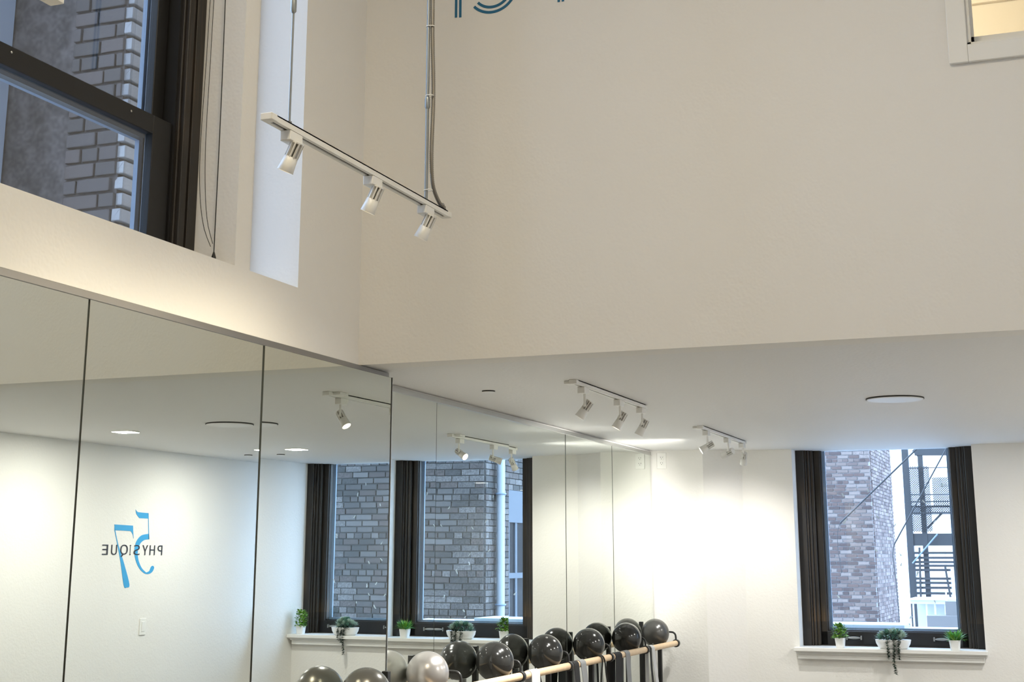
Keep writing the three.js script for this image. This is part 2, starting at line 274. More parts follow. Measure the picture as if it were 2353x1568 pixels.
function trackLight(label, x, y, z0, z1, heads, o) {
  const t = thing('track_light', label, 'track light', [x, y, z0], 'white track lights');
  const L = z1 - z0, w = 0.017, hh = 0.019;
  obj('rail', [span(-w, w, hh - 0.004, hh, 0, L), span(-w, -w + 0.012, 0, hh, 0, L), span(w - 0.012, w, 0, hh, 0, L), span(-0.018, 0.018, -0.0005, hh + 0.0005, -0.02, 0.012, 0.002), span(-0.018, 0.018, -0.0005, hh + 0.0005, L - 0.012, L + 0.02, 0.002)], M.fixture, t);
  obj('slot', span(-w + 0.012, w - 0.012, 0.004, hh - 0.004, 0.012, L - 0.012), M.slot, t);
  if (o.flat) obj('feed_plate', span(-0.055, -0.014, 0.006, hh, L - 0.1, L - 0.02, 0.002), M.fixture, t);
  for (const hd of heads) {
    const z = hd.z - z0;
    obj('adapter', span(-0.017, 0.017, -0.03, 0, z - 0.035, z + 0.035, 0.003), M.fixture, t);
    obj('stem', [bar(V(0.006, -0.03, z), V(0.006, -0.03 - o.stem, z), 0.0055), new THREE.SphereGeometry(0.008, 12, 8).translate(0.006, -0.03 - o.stem, z)], M.fixture, t);
    const a = V(...hd.aim).normalize();
    lampHead(t, [0.006 + a.x * 0.012 + (hd.off ?? 0), -0.03 - o.stem - 0.012 + a.y * 0.008, z + a.z * 0.012 - (o.flat ? 0.02 : 0)], hd.aim, hd.color ?? o.color, hd.power ?? o.power, hd.angle ?? o.angle, o.warm);
  }
  return t;
}
const hung = { stem: 0.022, color: WARM, power: POWER.hang, angle: 1.12, warm: true };
const t1 = trackLight('hanging white track light with three lamps on a rod and conduit', 0.867, 2.843, 5.93, 7.12, [{ z: 7.0, aim: [-0.42, -0.9, 0.0] }, { z: 6.49, aim: [-0.42, -0.9, 0] }, { z: 6.09, aim: [-0.45, -0.88, 0] }], hung);
const t2 = trackLight('hanging white track light cut by the top left corner', 0.867, 2.843, 8.03, 9.24, [{ z: 8.23, aim: [-0.4, -0.9, 0.1] }, { z: 8.65, aim: [-0.4, -0.9, 0] }, { z: 9.05, aim: [-0.4, -0.9, 0] }], hung);
for (const [t, za, zb] of [[t1, 7.015 - 5.93, 6.09 - 5.93], [t2, 9.1 - 8.03, 8.3 - 8.03]]) {
  obj('rod', [bar(V(0, 0.019, za), V(0, TOP - 2.843, za), 0.0035), bar(V(0, 0.019, za), V(0, 0.03, za), 0.007), lathe([[0.0035, 0], [0.0085, 0.006], [0.0085, 0.042], [0.0035, 0.05]], 14).translate(0, 3.195 - 2.843, za)], M.galvanised, t);
  obj('conduit', [bar(V(0, 0.019, zb), V(0, TOP - 2.843, zb), 0.006), lathe([[0.006, 0], [0.0095, 0.008], [0.0095, 0.036], [0.006, 0.044]], 14).translate(0, 3.19 - 2.843, zb)], M.galvanised, t);
  // ribbed flexible conduit beside it
  const path = new THREE.CatmullRomCurve3([V(0.004, 0.03, zb - 0.145), V(0.006, 0.036, zb - 0.1), V(0.01, 0.08, zb - 0.035), V(0.014, 0.16, zb - 0.01), V(0.016, 0.4, zb - 0.014), V(0.013, 0.65, zb - 0.006), V(0.014, 1.2, zb - 0.006), V(0.014, TOP - 2.843, zb - 0.006)]);
  const n = 640, fr = path.computeFrenetFrames(n, false), pos = [], idx = [], sg = 10;
  for (let i = 0; i <= n; i++) { const c = path.getPointAt(i / n), r = 0.0062 + 0.0011 * (i % 2); for (let k = 0; k < sg; k++) { const a = k / sg * Math.PI * 2; pos.push(...c.clone().addScaledVector(fr.normals[i], Math.cos(a) * r).addScaledVector(fr.binormals[i], Math.sin(a) * r).toArray()); } }
  for (let i = 0; i < n; i++) for (let k = 0; k < sg; k++) { const a = i * sg + k, b = i * sg + (k + 1) % sg; idx.push(a, b, a + sg, b, b + sg, a + sg); }
  const bg = new THREE.BufferGeometry(); bg.setAttribute('position', new THREE.Float32BufferAttribute(pos, 3)); bg.setIndex(idx); bg.computeVertexNormals(); bg.setAttribute('uv', new THREE.Float32BufferAttribute(new Float32Array(pos.length / 3 * 2), 2));
  obj('flexible_conduit', bg, M.flex, t);
  for (const y of [3.492, 3.238, 2.901]) obj('cable_tie', new THREE.TorusGeometry(0.0125, 0.002, 6, 20).rotateX(Math.PI / 2).scale(1.15, 1, 0.85).translate(0.006, y - 2.843, zb - 0.003), M.fixture, t);
  obj('cable_gland', bar(V(0.004, 0.016, zb - 0.15), V(0.006, 0.036, zb - 0.12), 0.008), M.flex, t);
}
const flat = { stem: 0.05, color: COOL, power: POWER.low, angle: 0.85, flat: true };
trackLight('white ceiling track light with three lamps nearer to the tall wall', 0.825, H - 0.0195, 3.29, 4.4, [{ z: 4.27, aim: [-0.55, -0.8, 0.12] }, { z: 3.72, aim: [-0.48, -0.86, 0.12] }, { z: 3.33, aim: [-0.45, -0.88, 0.05] }], flat);
trackLight('white ceiling track light with three lamps next to the corner pier', 0.825, H - 0.0195, 0.84, 2.04, [{ z: 1.9, aim: [-0.8, -0.5, 0.3] }, { z: 1.33, aim: [-0.85, -0.34, -0.42], angle: 0.76, power: 11 }, { z: 0.88, aim: [-0.2, -0.78, -0.52], angle: 1.0, power: 3.6 }], flat);
// recessed downlights in the lowered ceiling, seen only in the mirrors
for (const [x, z, l] of [[2.945, 2.93, 'round recessed downlight above the studio sign'], [2.9, 1.32, 'round recessed downlight nearest to the corner window'], [2.945, 4.54, 'round recessed downlight nearest to the tall wall']]) {
  const d = thing('downlight', l, 'downlight', [x, H, z], 'recessed ceiling downlights');
  obj('trim_ring', lathe([[0.066, 0.001], [0.066, -0.004], [0.084, -0.004], [0.086, 0]], 36), M.fixture, d);
  obj('diffuser', new THREE.CylinderGeometry(0.066, 0.066, 0.003, 36).translate(0, -0.0012, 0), M.lens, d);
  const s = new THREE.RectAreaLight(COOL, POWER.down, 0.12, 0.12); s.position.set(0, -0.006, 0); s.rotation.x = -Math.PI / 2; d.add(s);
}
// unseen fill lamp added on the high ceiling to brighten the tall wall
{
  const d = thing('fill_panel_light', 'added square fill lamp on the high ceiling above the picture', 'lamp', [1.6, TOP, 7.9]);
  obj('frame', span(-0.33, 0.33, -0.03, 0, -0.33, 0.33, 0.004), M.fixture, d);
  obj('diffuser', span(-0.3, 0.3, -0.034, -0.03, -0.3, 0.3), M.lensWarm, d);
  const a = new THREE.RectAreaLight(WARM, POWER.upper, 0.6, 0.6); a.position.set(0, -0.04, 0); a.rotation.x = -Math.PI / 2; d.add(a);
}

// ================================================================ SMALL FITTINGS
function plate(parent, w, h) { return obj('plate', new RoundedBoxGeometry(w, h, 0.006, 2, 0.0025), M.plastic, parent); }
{
  const o = thing('power_outlet', 'white duplex power outlet high on the corner pier', 'outlet', [0.086, 2.380, 0.193]);
  plate(o, 0.07, 0.1143);
  for (const s of [1, -1]) {
    const rc = obj('receptacle', new RoundedBoxGeometry(0.034, 0.03, 0.003, 2, 0.001).translate(0, s * 0.02, 0.003), M.plastic, o);
    obj('slots', [span(-0.0085, -0.006, s * 0.02, s * 0.02 + 0.009, 0.003, 0.005), span(0.006, 0.0085, s * 0.02, s * 0.02 + 0.008, 0.003, 0.005), new THREE.CylinderGeometry(0.0025, 0.0025, 0.002, 12).rotateX(Math.PI / 2).translate(0, s * 0.02 - 0.007, 0.004)], M.slot, rc);
  }
  const sw = thing('light_switch', 'white light switch plate below the studio sign', 'switch', [W - 0.003, 1.216, 1.565]); sw.rotation.y = -Math.PI / 2;
  plate(sw, 0.075, 0.114); obj('rocker', new RoundedBoxGeometry(0.034, 0.066, 0.004, 2, 0.001).translate(0, 0, 0.004), M.trim, sw);
}
const sp = thing('ceiling_speaker', 'round white ceiling speaker with its rim shadow painted dark', 'speaker', [2.066, H, 3.14]);
obj('rim', new THREE.CylinderGeometry(0.139, 0.14, 0.006, 48).translate(0, -0.003, 0), M.slot, sp);  // near-black colour stands in for the shadow gap around the disc
obj('grille', lathe([[0, -0.0095], [0.128, -0.0095], [0.136, -0.0072], [0.136, -0.0055], [0, -0.0055]], 48), M.fixture, sp);
for (const [x, z, l] of [[0.315, 4.145, 'small round sprinkler cover on the ceiling beside the far mirrors'], [3.3, 0.9, 'small round sprinkler cover seen only in the mirror near the corner window']]) {
  const s = thing('sprinkler_cover', l, 'ceiling cap', [x, H, z]);
  obj('gap', new THREE.CylinderGeometry(0.031, 0.031, 0.006, 28).translate(0, -0.003, 0), M.slot, s);
  obj('cap', new THREE.CylinderGeometry(0.033, 0.0325, 0.0025, 28).translate(0, -0.007, 0), M.fixture, s);
}
{ // blind cord in the recess
  const b = thing('blind_cord', 'thin dark blind cords with a black tassel in the window recess', 'cord', [0.09, 2.69, 6.17]);
  obj('cord', tube([V(-0.012, 0.06, 0.004), V(-0.04, 0.13, 0.01), V(-0.066, 0.3, 0.012), V(-0.063, 0.8, 0.012), V(-0.05, 1.6, 0.012), V(-0.045, 2.12, 0.012)], 0.0012, 60, 6), M.dark, b);
  obj('cord', tube([V(-0.004, 0.07, 0.004), V(-0.03, 0.15, 0.004), V(-0.05, 0.35, 0.006), V(-0.05, 0.8, 0.006), V(-0.042, 1.6, 0.006), V(-0.04, 2.12, 0.006)], 0.0012, 60, 6), M.dark, b);
  obj('cord', tube([V(0, 0.04, 0), V(0, 0.6, 0), V(-0.008, 1.4, 0), V(-0.012, 2.12, 0)], 0.0018, 40, 6), M.dark, b);
  obj('tassel', lathe([[0.0001, 0], [0.0095, 0.002], [0.0085, 0.02], [0.004, 0.036], [0.002, 0.042], [0.0001, 0.043]], 16), M.dark, b);
}
// ---------------------------------------------------------------- lettering on the tall wall
{
  const g = thing('wall_lettering', 'blue double-line letters high on the tall wall', 'lettering', [0, 0, ZB]);
  const strip = (x0, x1, y0, y1) => span(x0, x1, y0, y1, 0, 0.002);
  obj('letter', [strip(0.571, 0.5815, 3.904, 4.4), strip(0.5905, 0.601, 3.902, 4.4)], M.deepBlue, g);
  const ring = (r0, r1, a0, a1, cx, cy) => { const s = new THREE.Shape(); s.absarc(0, 0, r1, a0, a1, false); s.absarc(0, 0, r0, a1, a0, true); return new THREE.ExtrudeGeometry(s, { depth: 0.002, bevelEnabled: false, curveSegments: 40 }).translate(cx, cy, 0); };
  const D = Math.PI / 180;
  obj('letter', [ring(0.103, 0.1145, 222 * D, 450 * D, 0.74, 4.014), ring(0.08, 0.0915, 222 * D, 450 * D, 0.74, 4.014), ring(0.103, 0.1145, 40 * D, 270 * D, 0.74, 4.208), ring(0.08, 0.0915, 40 * D, 270 * D, 0.74, 4.208)], M.deepBlue, g);
  obj('letter', [strip(1.029, 1.0395, 3.907, 4.4), strip(1.047, 1.0575, 3.907, 4.4)], M.deepBlue, g);
}
// ---------------------------------------------------------------- studio sign on the side wall (read in the mirror)
{
  const g = thing('studio_sign', 'blue number with black letters across it on the side wall', 'sign', [W, 0, 0]);
  const P = (u, v) => new THREE.Vector2(1.375 + (1055 - u) * 0.0012983, 2.024 - (v - 278) * 0.000766);
  const put = (sh, d) => new THREE.ExtrudeGeometry(sh, { depth: d, bevelEnabled: false }).rotateY(-Math.PI / 2);     // shape x runs along the wall, its depth into the room
  const poly = (pts) => new THREE.Shape(pts.map(([u, v]) => P(u, v)));
  const smooth = (pts, n) => new THREE.SplineCurve(pts.map(([u, v]) => P(u, v))).getPoints(n);
  const bowl = new THREE.Shape([...smooth([[920, 495], [850, 512], [806, 575], [797, 660], [815, 742], [852, 812], [900, 855], [940, 861], [972, 842], [987, 805], [974, 787], [957, 797], [943, 834], [915, 848]], 50), ...smooth([[915, 848], [872, 806], [838, 735], [827, 660], [842, 592], [880, 553], [925, 545]], 26)]);
  const flag = new THREE.Shape([...smooth([[785, 278], [795, 318], [825, 355]], 8), P(905, 355), P(905, 305), ...smooth([[905, 305], [830, 302], [803, 298], [785, 278]], 8)]);
  obj('numeral', [put(flag, 0.002), put(poly([[902, 305], [906, 305], [926, 545], [920, 545]]), 0.002), put(bowl, 0.002)], M.blue, g);
  obj('numeral', [put(new THREE.Shape([P(605, 420), P(770, 425), ...smooth([[774, 470], [782, 542], [772, 505], [752, 474]], 10), P(612, 471)]), 0.002), put(new THREE.Shape([P(607, 440), ...smooth([[608, 470], [642, 600], [680, 760], [720, 960], [745, 978], [769, 952], [712, 770], [652, 605], [615, 470]], 40)]), 0.002)], M.blue, g);
  const font = await new FontLoader().loadAsync('fonts/droid/droid_sans_regular.typeface.json');
  for (const [c, a, b] of [['P', 1.375, 1.434], ['H', 1.466, 1.531], ['Y', 1.553, 1.618], ['S', 1.65, 1.72], ['I', 1.755, 1.768], ['Q', 1.79, 1.877], ['U', 1.914, 1.979], ['E', 2.015, 2.08]]) {
    const t = new TextGeometry(c, { font, size: 0.1, depth: 0.001, curveSegments: 8 }); t.computeBoundingBox(); const q = t.boundingBox, w = b - a;
    const hgt = c === 'Q' ? 0.085 : 0.069, y = c === 'Q' ? 1.694 : 1.709;
    t.translate(-q.min.x, -q.min.y, 0).scale(w / (q.max.x - q.min.x), hgt / (q.max.y - q.min.y), 1).translate(a, y, 0.002).rotateY(-Math.PI / 2);
    obj('letter', t, M.ink, g);
  }
}

// ================================================================ BARRE, BALLS, STRAPS
const BY = 1.108, BR = 0.019;
function barre(label, wall, posts, z0, z1) {
  const t = thing('ballet_barre', label, 'barre', [wall, 0, 0], 'wooden ballet barres');
  const bx = 0.188;
  obj('wooden_rail', bar(V(bx, BY, z0), V(bx, BY, z1), BR, 28), M.maple, t);
  for (const z of posts) {
    obj('post', [span(0.056, 0.084, 0.008, 1.25, z - 0.014, z + 0.014, 0.003), span(0.03, 0.11, 0, 0.008, z - 0.05, z + 0.05, 0.002)], M.black, t);
    obj('bracket', [tube([V(0.075, 1.182, z), V(0.11, 1.183, z), V(0.15, 1.183, z), V(0.17, 1.18, z), V(0.183, 1.168, z), V(0.187, 1.15, z), V(0.188, 1.125, z)], 0.0065, 30, 10)], M.black, t);
    obj('clamp', lathe([[BR + 0.0005, -0.016], [0.0255, -0.016], [0.0265, -0.013], [0.0265, 0.013], [0.0255, 0.016], [BR + 0.0005, 0.016]], 26).rotateX(Math.PI / 2).translate(bx, BY, z), M.black, t);
  }
  for (const z of [z0, z1]) obj('end_cap', new THREE.CylinderGeometry(BR + 0.001, BR + 0.001, 0.006, 24).rotateX(Math.PI / 2).translate(bx, BY, z), M.strap, t);
}
barre('maple barre on black posts along the far mirrors', 0, [0.30, 1.085, 1.87, 2.635, 3.385, 4.15], 0.28, 4.75);
barre('maple barre on black posts along the near mirrors, below the picture edge', 0.183, [5.06, 5.86, 6.66], 4.96, 7.3);
const BALL = 0.095;
function ball(x, z, m, label, turn) {
  const b = thing('exercise_ball', label, 'ball', [x, 1.186, z], 'small exercise balls on the barre');
  obj('skin', new THREE.SphereGeometry(BALL, 56, 36), m, b);
  obj('valve', lathe([[0, 0.0012], [0.006, 0.0012], [0.0068, 0], [0.0068, -0.002]], 16).translate(0, BALL, 0).applyMatrix4(new THREE.Matrix4().makeRotationFromEuler(new THREE.Euler(...turn))), M.handle, b);
}
ball(0.103, 0.53, M.ballPewter, 'pewter exercise ball at the pier end of the barre', [2.4, 0, 0]);
ball(0.103, 1.225, M.ball, 'black exercise ball second from the pier end', [2.6, 1, 0]);
ball(0.103, 2.01, M.ball, 'black exercise ball third from the pier end', [2.4, 2, 0]);
ball(0.103, 2.775, M.ball, 'black exercise ball fourth from the pier, with its plug on top', [0.5, 0, -0.25]);
ball(0.103, 3.52, M.ball, 'black exercise ball beside the silver one', [2.5, 0, 1]);
ball(0.103, 4.33, M.ballSilver, 'light silver exercise ball', [2.5, 1, 0]);
ball(0.286, 5.3, M.ballGrey, 'dull grey exercise ball at the bottom edge, nearest to the viewer', [2.6, 0, 0]);
// straps draped over the rail
function strap(z, w, m, label, front, back, slant = 0) {
  const path = [], r = BR + 0.0025, q = 14;
  path.push([r + 0.012, -front], [r + 0.002, -front * 0.4], [r, -0.01]);
  for (let k = 0; k <= q; k++) path.push([r * Math.cos(k / q * Math.PI), r * Math.sin(k / q * Math.PI)]);
  path.push([-r, -0.01], [-r - 0.003, -back * 0.4], [-r - 0.006, -back]);
  const s = new THREE.Shape(); const off = (i, d) => { const a = path[Math.max(0, i - 1)], b = path[Math.min(path.length - 1, i + 1)], tx = b[0] - a[0], ty = b[1] - a[1], l = Math.hypot(tx, ty); return new THREE.Vector2(path[i][0] + ty / l * d, path[i][1] - tx / l * d); };
  const A = path.map((_, i) => off(i, 0.0012)), B = path.map((_, i) => off(i, -0.0012)).reverse(); s.setFromPoints([...A, ...B]);
  const g = new THREE.ExtrudeGeometry(s, { depth: w, bevelEnabled: false }), p = g.attributes.position;
  for (let i = 0; i < p.count; i++) if (p.getY(i) < 0) p.setZ(i, p.getZ(i) - slant * p.getY(i) * (p.getX(i) > 0 ? 1 : 0.4));
  g.computeVertexNormals();
  const o = obj('strap', g, m); o.position.set(0.188, BY, z - w / 2); tag(o, label, 'strap', 'straps hung over the barre');
}
strap(3.22, 0.12, M.strapLight, 'pale grey strap next to the near clamp, widest of the straps', 0.5, 0.45, -0.1);
strap(2.44, 0.09, M.strap, 'grey strap slanting down below the fourth ball', 0.5, 0.42, -0.35);
strap(1.56, 0.09, M.strap, 'grey strap hanging straight below the second ball', 0.5, 0.4, -0.12);
strap(0.975, 0.07, M.strapLight, 'narrow pale grey strap beside the last clamp', 0.28, 0.24, -0.25);
strap(1.75, 0.13, M.cloth, 'wide black strap behind the straight grey one', 0.3, 0.3, 0.1);
strap(1.04, 0.04, M.cloth, 'black strap next to the last clamp', 0.3, 0.3, -0.1);
strap(2.56, 0.08, M.cloth, 'black strap next to the slanting grey one', 0.34, 0.32, -0.2);
tag(obj('resistance_tube', [tube([V(0.188, BY + 0.025, 2.07), V(0.205, BY + 0.019, 2.068), V(0.2135, BY, 2.06), V(0.214, BY - 0.08, 2.03), V(0.21, BY - 0.15, 2.0), V(0.2, BY - 0.168, 2.04), V(0.2, BY - 0.15, 2.085), V(0.21, BY - 0.06, 2.1), V(0.2135, BY, 2.1), V(0.205, BY + 0.019, 2.1), V(0.188, BY + 0.025, 2.1)], 0.0045, 60, 8)], M.black), 'thin black rubber loop hanging under the third ball', 'band', 'straps hung over the barre');

// ================================================================ PLANTS ON THE SILLS
function leafBlade(len, wid, bend, seg = 4) {
  const p = [], idx = [];
  for (let i = 0; i <= seg; i++) { const t = i / seg, w = wid * Math.sin(Math.PI * (0.12 + 0.88 * t)) * (t < 1 ? 1 : 0.05) * 0.5, y = len * t * (1 - 0.3 * bend * t), z = len * bend * t * t; p.push(-w, y, z, w, y, z); }
  for (let i = 0; i < seg; i++) { const a = 2 * i; idx.push(a, a + 1, a + 2, a + 1, a + 3, a + 2); }
  const g = new THREE.BufferGeometry(); g.setAttribute('position', new THREE.Float32BufferAttribute(p, 3)); g.setIndex(idx); g.computeVertexNormals(); g.setAttribute('uv', new THREE.Float32BufferAttribute(new Float32Array(p.length / 3 * 2), 2)); return g;
}
const place = (g, x, y, z, pitch, yaw) => g.rotateX(pitch).rotateY(yaw).translate(x, y, z);
function squarePot(t, w, h) {
  const s = (k) => { const q = w / 2 * k, c = q * 0.3; return [[-q + c, -q], [q - c, -q], [q, -q + c], [q, q - c], [q - c, q], [-q + c, q], [-q, q - c], [-q, -q + c]]; };
  const p = [], idx = [], levels = [[0.74, 0], [0.8, 0.004], [1, h], [0.92, h], [0.9, h - 0.008]];
  levels.forEach(([k, y]) => s(k).forEach(([x, z]) => p.push(x, y, z)));
  for (let l = 0; l < levels.length - 1; l++) for (let k = 0; k < 8; k++) { const a = l * 8 + k, b = l * 8 + (k + 1) % 8; idx.push(a, a + 8, b, b, a + 8, b + 8); }
  for (let k = 1; k < 7; k++) idx.push(0, k, k + 1);
  let g = new THREE.BufferGeometry(); g.setAttribute('position', new THREE.Float32BufferAttribute(p, 3)); g.setIndex(idx); g = g.toNonIndexed(); g.computeVertexNormals(); g.setAttribute('uv', new THREE.Float32BufferAttribute(new Float32Array(g.attributes.position.count * 2), 2));
  obj('pot', g, M.pot, t); obj('soil', new THREE.CylinderGeometry(w * 0.42, w * 0.42, 0.004, 14).translate(0, h - 0.01, 0), M.soil, t);
}
const leaves = (name, list, m, t) => tag(obj(name, list, m, t), null, null, null, 'stuff');
function leafyPot(pos, label, seed, tall = 1) {
  const r = rng(seed), t = thing('potted_plant', label, 'plant', pos, 'potted plants on the window sills'); squarePot(t, 0.068, 0.066);
  const A = [], B = [];
  for (let k = 0; k < 260; k++) {
    const a = r() * 6.283, h = r(), rad = 0.048 * Math.sqrt(r()) * Math.sqrt(Math.max(0.1, 1 - (h - 0.25) ** 2 * 1.4)), y = 0.06 + h * 0.1 * tall;
    const g = place(leafBlade(0.02 + 0.01 * r(), 0.014 + 0.005 * r(), 0.4), Math.cos(a) * rad, y, Math.sin(a) * rad, 0.3 + r() * 1.3, Math.PI / 2 - a + (r() - 0.5)); (r() < 0.45 ? B : A).push(g);
  }
  leaves('foliage', A, M.leaf, t); leaves('young_foliage', B, M.leafYoung, t);
}
function grassPot(pos, label, seed) {
  const r = rng(seed), t = thing('potted_plant', label, 'plant', pos, 'potted plants on the window sills'); squarePot(t, 0.074, 0.066);
  const A = [], B = [];
  for (let k = 0; k < 150; k++) { const a = r() * 6.283, lean = r(); const g = place(leafBlade(0.06 + 0.035 * r(), 0.008 + 0.003 * r(), 0.5 * r(), 5), Math.cos(a) * 0.02, 0.058, Math.sin(a) * 0.02, lean * 1.05, Math.PI / 2 - a); (r() < 0.3 ? B : A).push(g); }
  leaves('foliage', A, M.grass, t); leaves('young_foliage', B, M.leafYoung, t);
}
function bowlPlant(pos, label, seed, strands) {
  const r = rng(seed), t = thing('succulent_bowl', label, 'plant', pos, 'trailing succulent bowls on the window sills');
  obj('bowl', lathe([[0.0001, 0], [0.085, 0], [0.098, 0.008], [0.114, 0.035], [0.12, 0.06], [0.117, 0.062], [0.112, 0.055], [0.0001, 0.05]], 44).scale(1, 1, 0.62), M.pot, t);
  obj('soil', new THREE.CylinderGeometry(0.108, 0.108, 0.006, 30).scale(1, 1, 0.62).translate(0, 0.052, 0), M.soil, t);
  const A = [], B = [], C = [];
  for (let c = 0; c < 22; c++) {   // rosettes
    const a = r() * 6.283, q = Math.sqrt(r()), cx = Math.cos(a) * q * 0.095, cz = Math.sin(a) * q * 0.055, top = 0.064 + 0.045 * (1 - q * q) + 0.015 * r(), n = 22 + Math.floor(r() * 12), pale = r() < 0.62;
    for (let k = 0; k < n; k++) { const ring = k / n, g = place(leafBlade(0.03 + 0.02 * ring, 0.013, 0.2, 3), cx, top - 0.012 * ring, cz, 0.15 + ring * 1.2, k * 2.4); (pale ? B : A).push(g); }
  }
  for (let k = 0; k < 60; k++) { const a = r() * 6.283; A.push(place(leafBlade(0.05 + 0.03 * r(), 0.006, 0.4), Math.cos(a) * 0.08 * r(), 0.055, Math.sin(a) * 0.04, r() * 1.1, r() * 6.28)); }
  for (const [x, len] of strands) {
    const zf = 0.1, z0 = 0.05;
    for (let k = 0; k < len * 600; k++) { const d = k / 600, y = 0.066 - d + Math.max(0, 0.012 - d * 0.5), a = k * 2.4, z = d < 0.03 ? z0 + (zf - z0 - 0.02) * d / 0.03 : zf - 0.02; C.push(place(leafBlade(0.017 + 0.006 * r(), 0.012, 0.3, 2), x + Math.sin(d * 30 + x * 50) * 0.005, y, z, 0.7 + r() * 1.2, a)); }
    C.push(tube([V(x, 0.066, z0), V(x, 0.06, zf - 0.025), V(x, 0.02, zf - 0.02), V(x, 0.066 - len, zf - 0.02)], 0.0012, 20, 5));
  }
  for (let k = 0; k < 70; k++) C.push(place(leafBlade(0.02, 0.011, 0.4, 2), strands[1][0] + (r() - 0.5) * 0.08, 0.06 + r() * 0.02 - 0.02 * r(), 0.05 + r() * 0.03, 0.6 + r(), r() * 6.28));
  leaves('foliage', A, M.succulent, t); leaves('pale_foliage', B, M.succulentPale, t); leaves('trailing_foliage', C, M.string, t);
}
leafyPot([1.279, SILL, 0.012], 'bushy green plant in a white pot at the left end of the sill', 21);
bowlPlant([1.635, SILL, 0.012], 'white oval bowl of succulents with three trailing strands', 22, [[-0.03, 0.13], [0.012, 0.225], [0.045, 0.135]]);
grassPot([2.041, SILL, 0.03], 'grassy green plant in a white pot at the right end of the sill', 23);
leafyPot([3.62, SILL, 0.0], 'bushy green plant in a white pot in the corner, seen only in the mirror', 24, 1.25);
bowlPlant([3.21, SILL, 0.0], 'white oval bowl of succulents on the corner sill, seen only in the mirror', 25, [[0.02, 0.1], [-0.03, 0.21], [-0.01, 0.12]]);

// ================================================================ OUTSIDE
struct('ground', span(-60, 60, -3.2, -3, -90, 40), M.ground, 'grey yard far below the windows', 'ground');
const brickGeo = [0, 1, 2].map((k) => { const r = rng(70 + k), g = new RoundedBoxGeometry(1, 1, 1, 1, 0.06), p = g.attributes.position; for (let i = 0; i < p.count; i++) p.setXYZ(i, p.getX(i) * (1 - 0.02 * r()), p.getY(i) * (1 - 0.06 * r()), p.getZ(i)); return clean(g); });
// bricks laid on a vertical plane: at(u, v) gives the point, turn the way the plane faces
function lay(parent, mats, o) {
  const r = rng(o.seed), list = [], bw = 0.203, bh = o.course ?? 0.067, j = 0.01;
  for (let row = 0; row < o.rows; row++) {
    const header = row % 6 === 5; let u = -(row % 2 ? bw / 2 : 0) - 0.06 * r();
    while (u < o.width) { const len = (header ? bw / 2 : bw) * (0.93 + 0.14 * r()), a = Math.max(0, u), b = Math.min(o.width, u + len); if (b - a > 0.03) list.push([(a + b) / 2, row * bh + bh / 2, b - a - j]); u += len; }
  }
  const mid = o.focus ?? [o.width / 2, o.rows * bh / 2]; list.sort((p, q) => Math.hypot(p[0] - mid[0], (p[1] - mid[1]) * (o.squash ?? 1)) - Math.hypot(q[0] - mid[0], (q[1] - mid[1]) * (o.squash ?? 1)));
  const rest = [];
  list.forEach(([u, v, len], i) => {
    const m = mats[Math.floor(r() * mats.length)], g = brickGeo[Math.floor(r() * 3)], proud = 0.008 + 0.006 * r(), p = o.at(u, v);
    if (i < (o.single ?? 300)) { const b = new THREE.Mesh(g, m); b.name = 'brick'; b.position.copy(p); b.rotation.set(0, o.turn, (r() - 0.5) * 0.012); b.scale.set(len, bh - j, 0.02 + 2 * proud); b.castShadow = b.receiveShadow = true; parent.add(b); }
    else rest.push([m, new THREE.BoxGeometry(len, bh - j, 0.02 + 2 * proud).rotateY(o.turn).translate(p.x, p.y, p.z)]);
  });
  for (const m of mats) { const gs = rest.filter((q) => q[0] === m).map((q) => q[1]); if (gs.length) tag(obj('brickwork', gs, m, parent), null, null, null, 'stuff'); }
}
// the close sooty building seen in the mirrored windows
{
  const b = thing('brick_building', 'sooty brick building close to the windows, seen only in the mirror', 'building');
  obj('wall', [span(3.14, 9, -3, 9, -7.5, -4.0)], M.mortar, b);
  lay(b, sootBricks, { seed: 31, width: 4.2, rows: 40, turn: 0, focus: [1.4, 1.6], at: (u, v) => V(3.14 + u, 0.35 + v, -4.0) });
  lay(b, sootBricks, { seed: 32, width: 0.92, rows: 40, turn: -Math.PI / 2, single: 0, at: (u, v) => V(3.14, 0.35 + v, -4.0 - u) });
  lay(b, sootBricks, { seed: 35, width: 2.4, rows: 10, turn: -Math.PI / 2, single: 0, at: (u, v) => V(3.14, 2.45 + v, -4.92 - u) });
  const bw = obj('window', [...[[2.15, 2.45], [2.09, 2.15], [1.47, 1.53], [0.4, 0.46]].map(([p, q]) => span(3.1, 3.15, p, q, -6.1, -4.94)), ...[-5.0, -5.24, -5.62, -6.1].map((z) => span(3.11, 3.15, 0.4, 2.12, z, z + 0.06))], mat(lin(0.12, 0.14, 0.17), 0.5), b);
  obj('pane', span(3.125, 3.135, 0.44, 2.1, -6.05, -4.97), mat(lin(0.02, 0.022, 0.026), 0.2), bw);
  const d = thing('drainpipe', 'pale blue drainpipe on brackets at the brick corner, seen only in the mirror', 'pipe', [3.05, 0, -4.25]);
  obj('pipe', bar(V(0, -3, 0), V(0, 8, 0), 0.046, 18), mat(lin(0.4, 0.44, 0.48), 0.4), d);
  for (const y of [1.2, 2.37]) obj('bracket', [new THREE.TorusGeometry(0.052, 0.01, 8, 24).rotateX(Math.PI / 2).translate(0, y, 0), span(-0.01, 0.066, y - 0.02, y + 0.02, -0.085, -0.045)], M.storm, d);
}
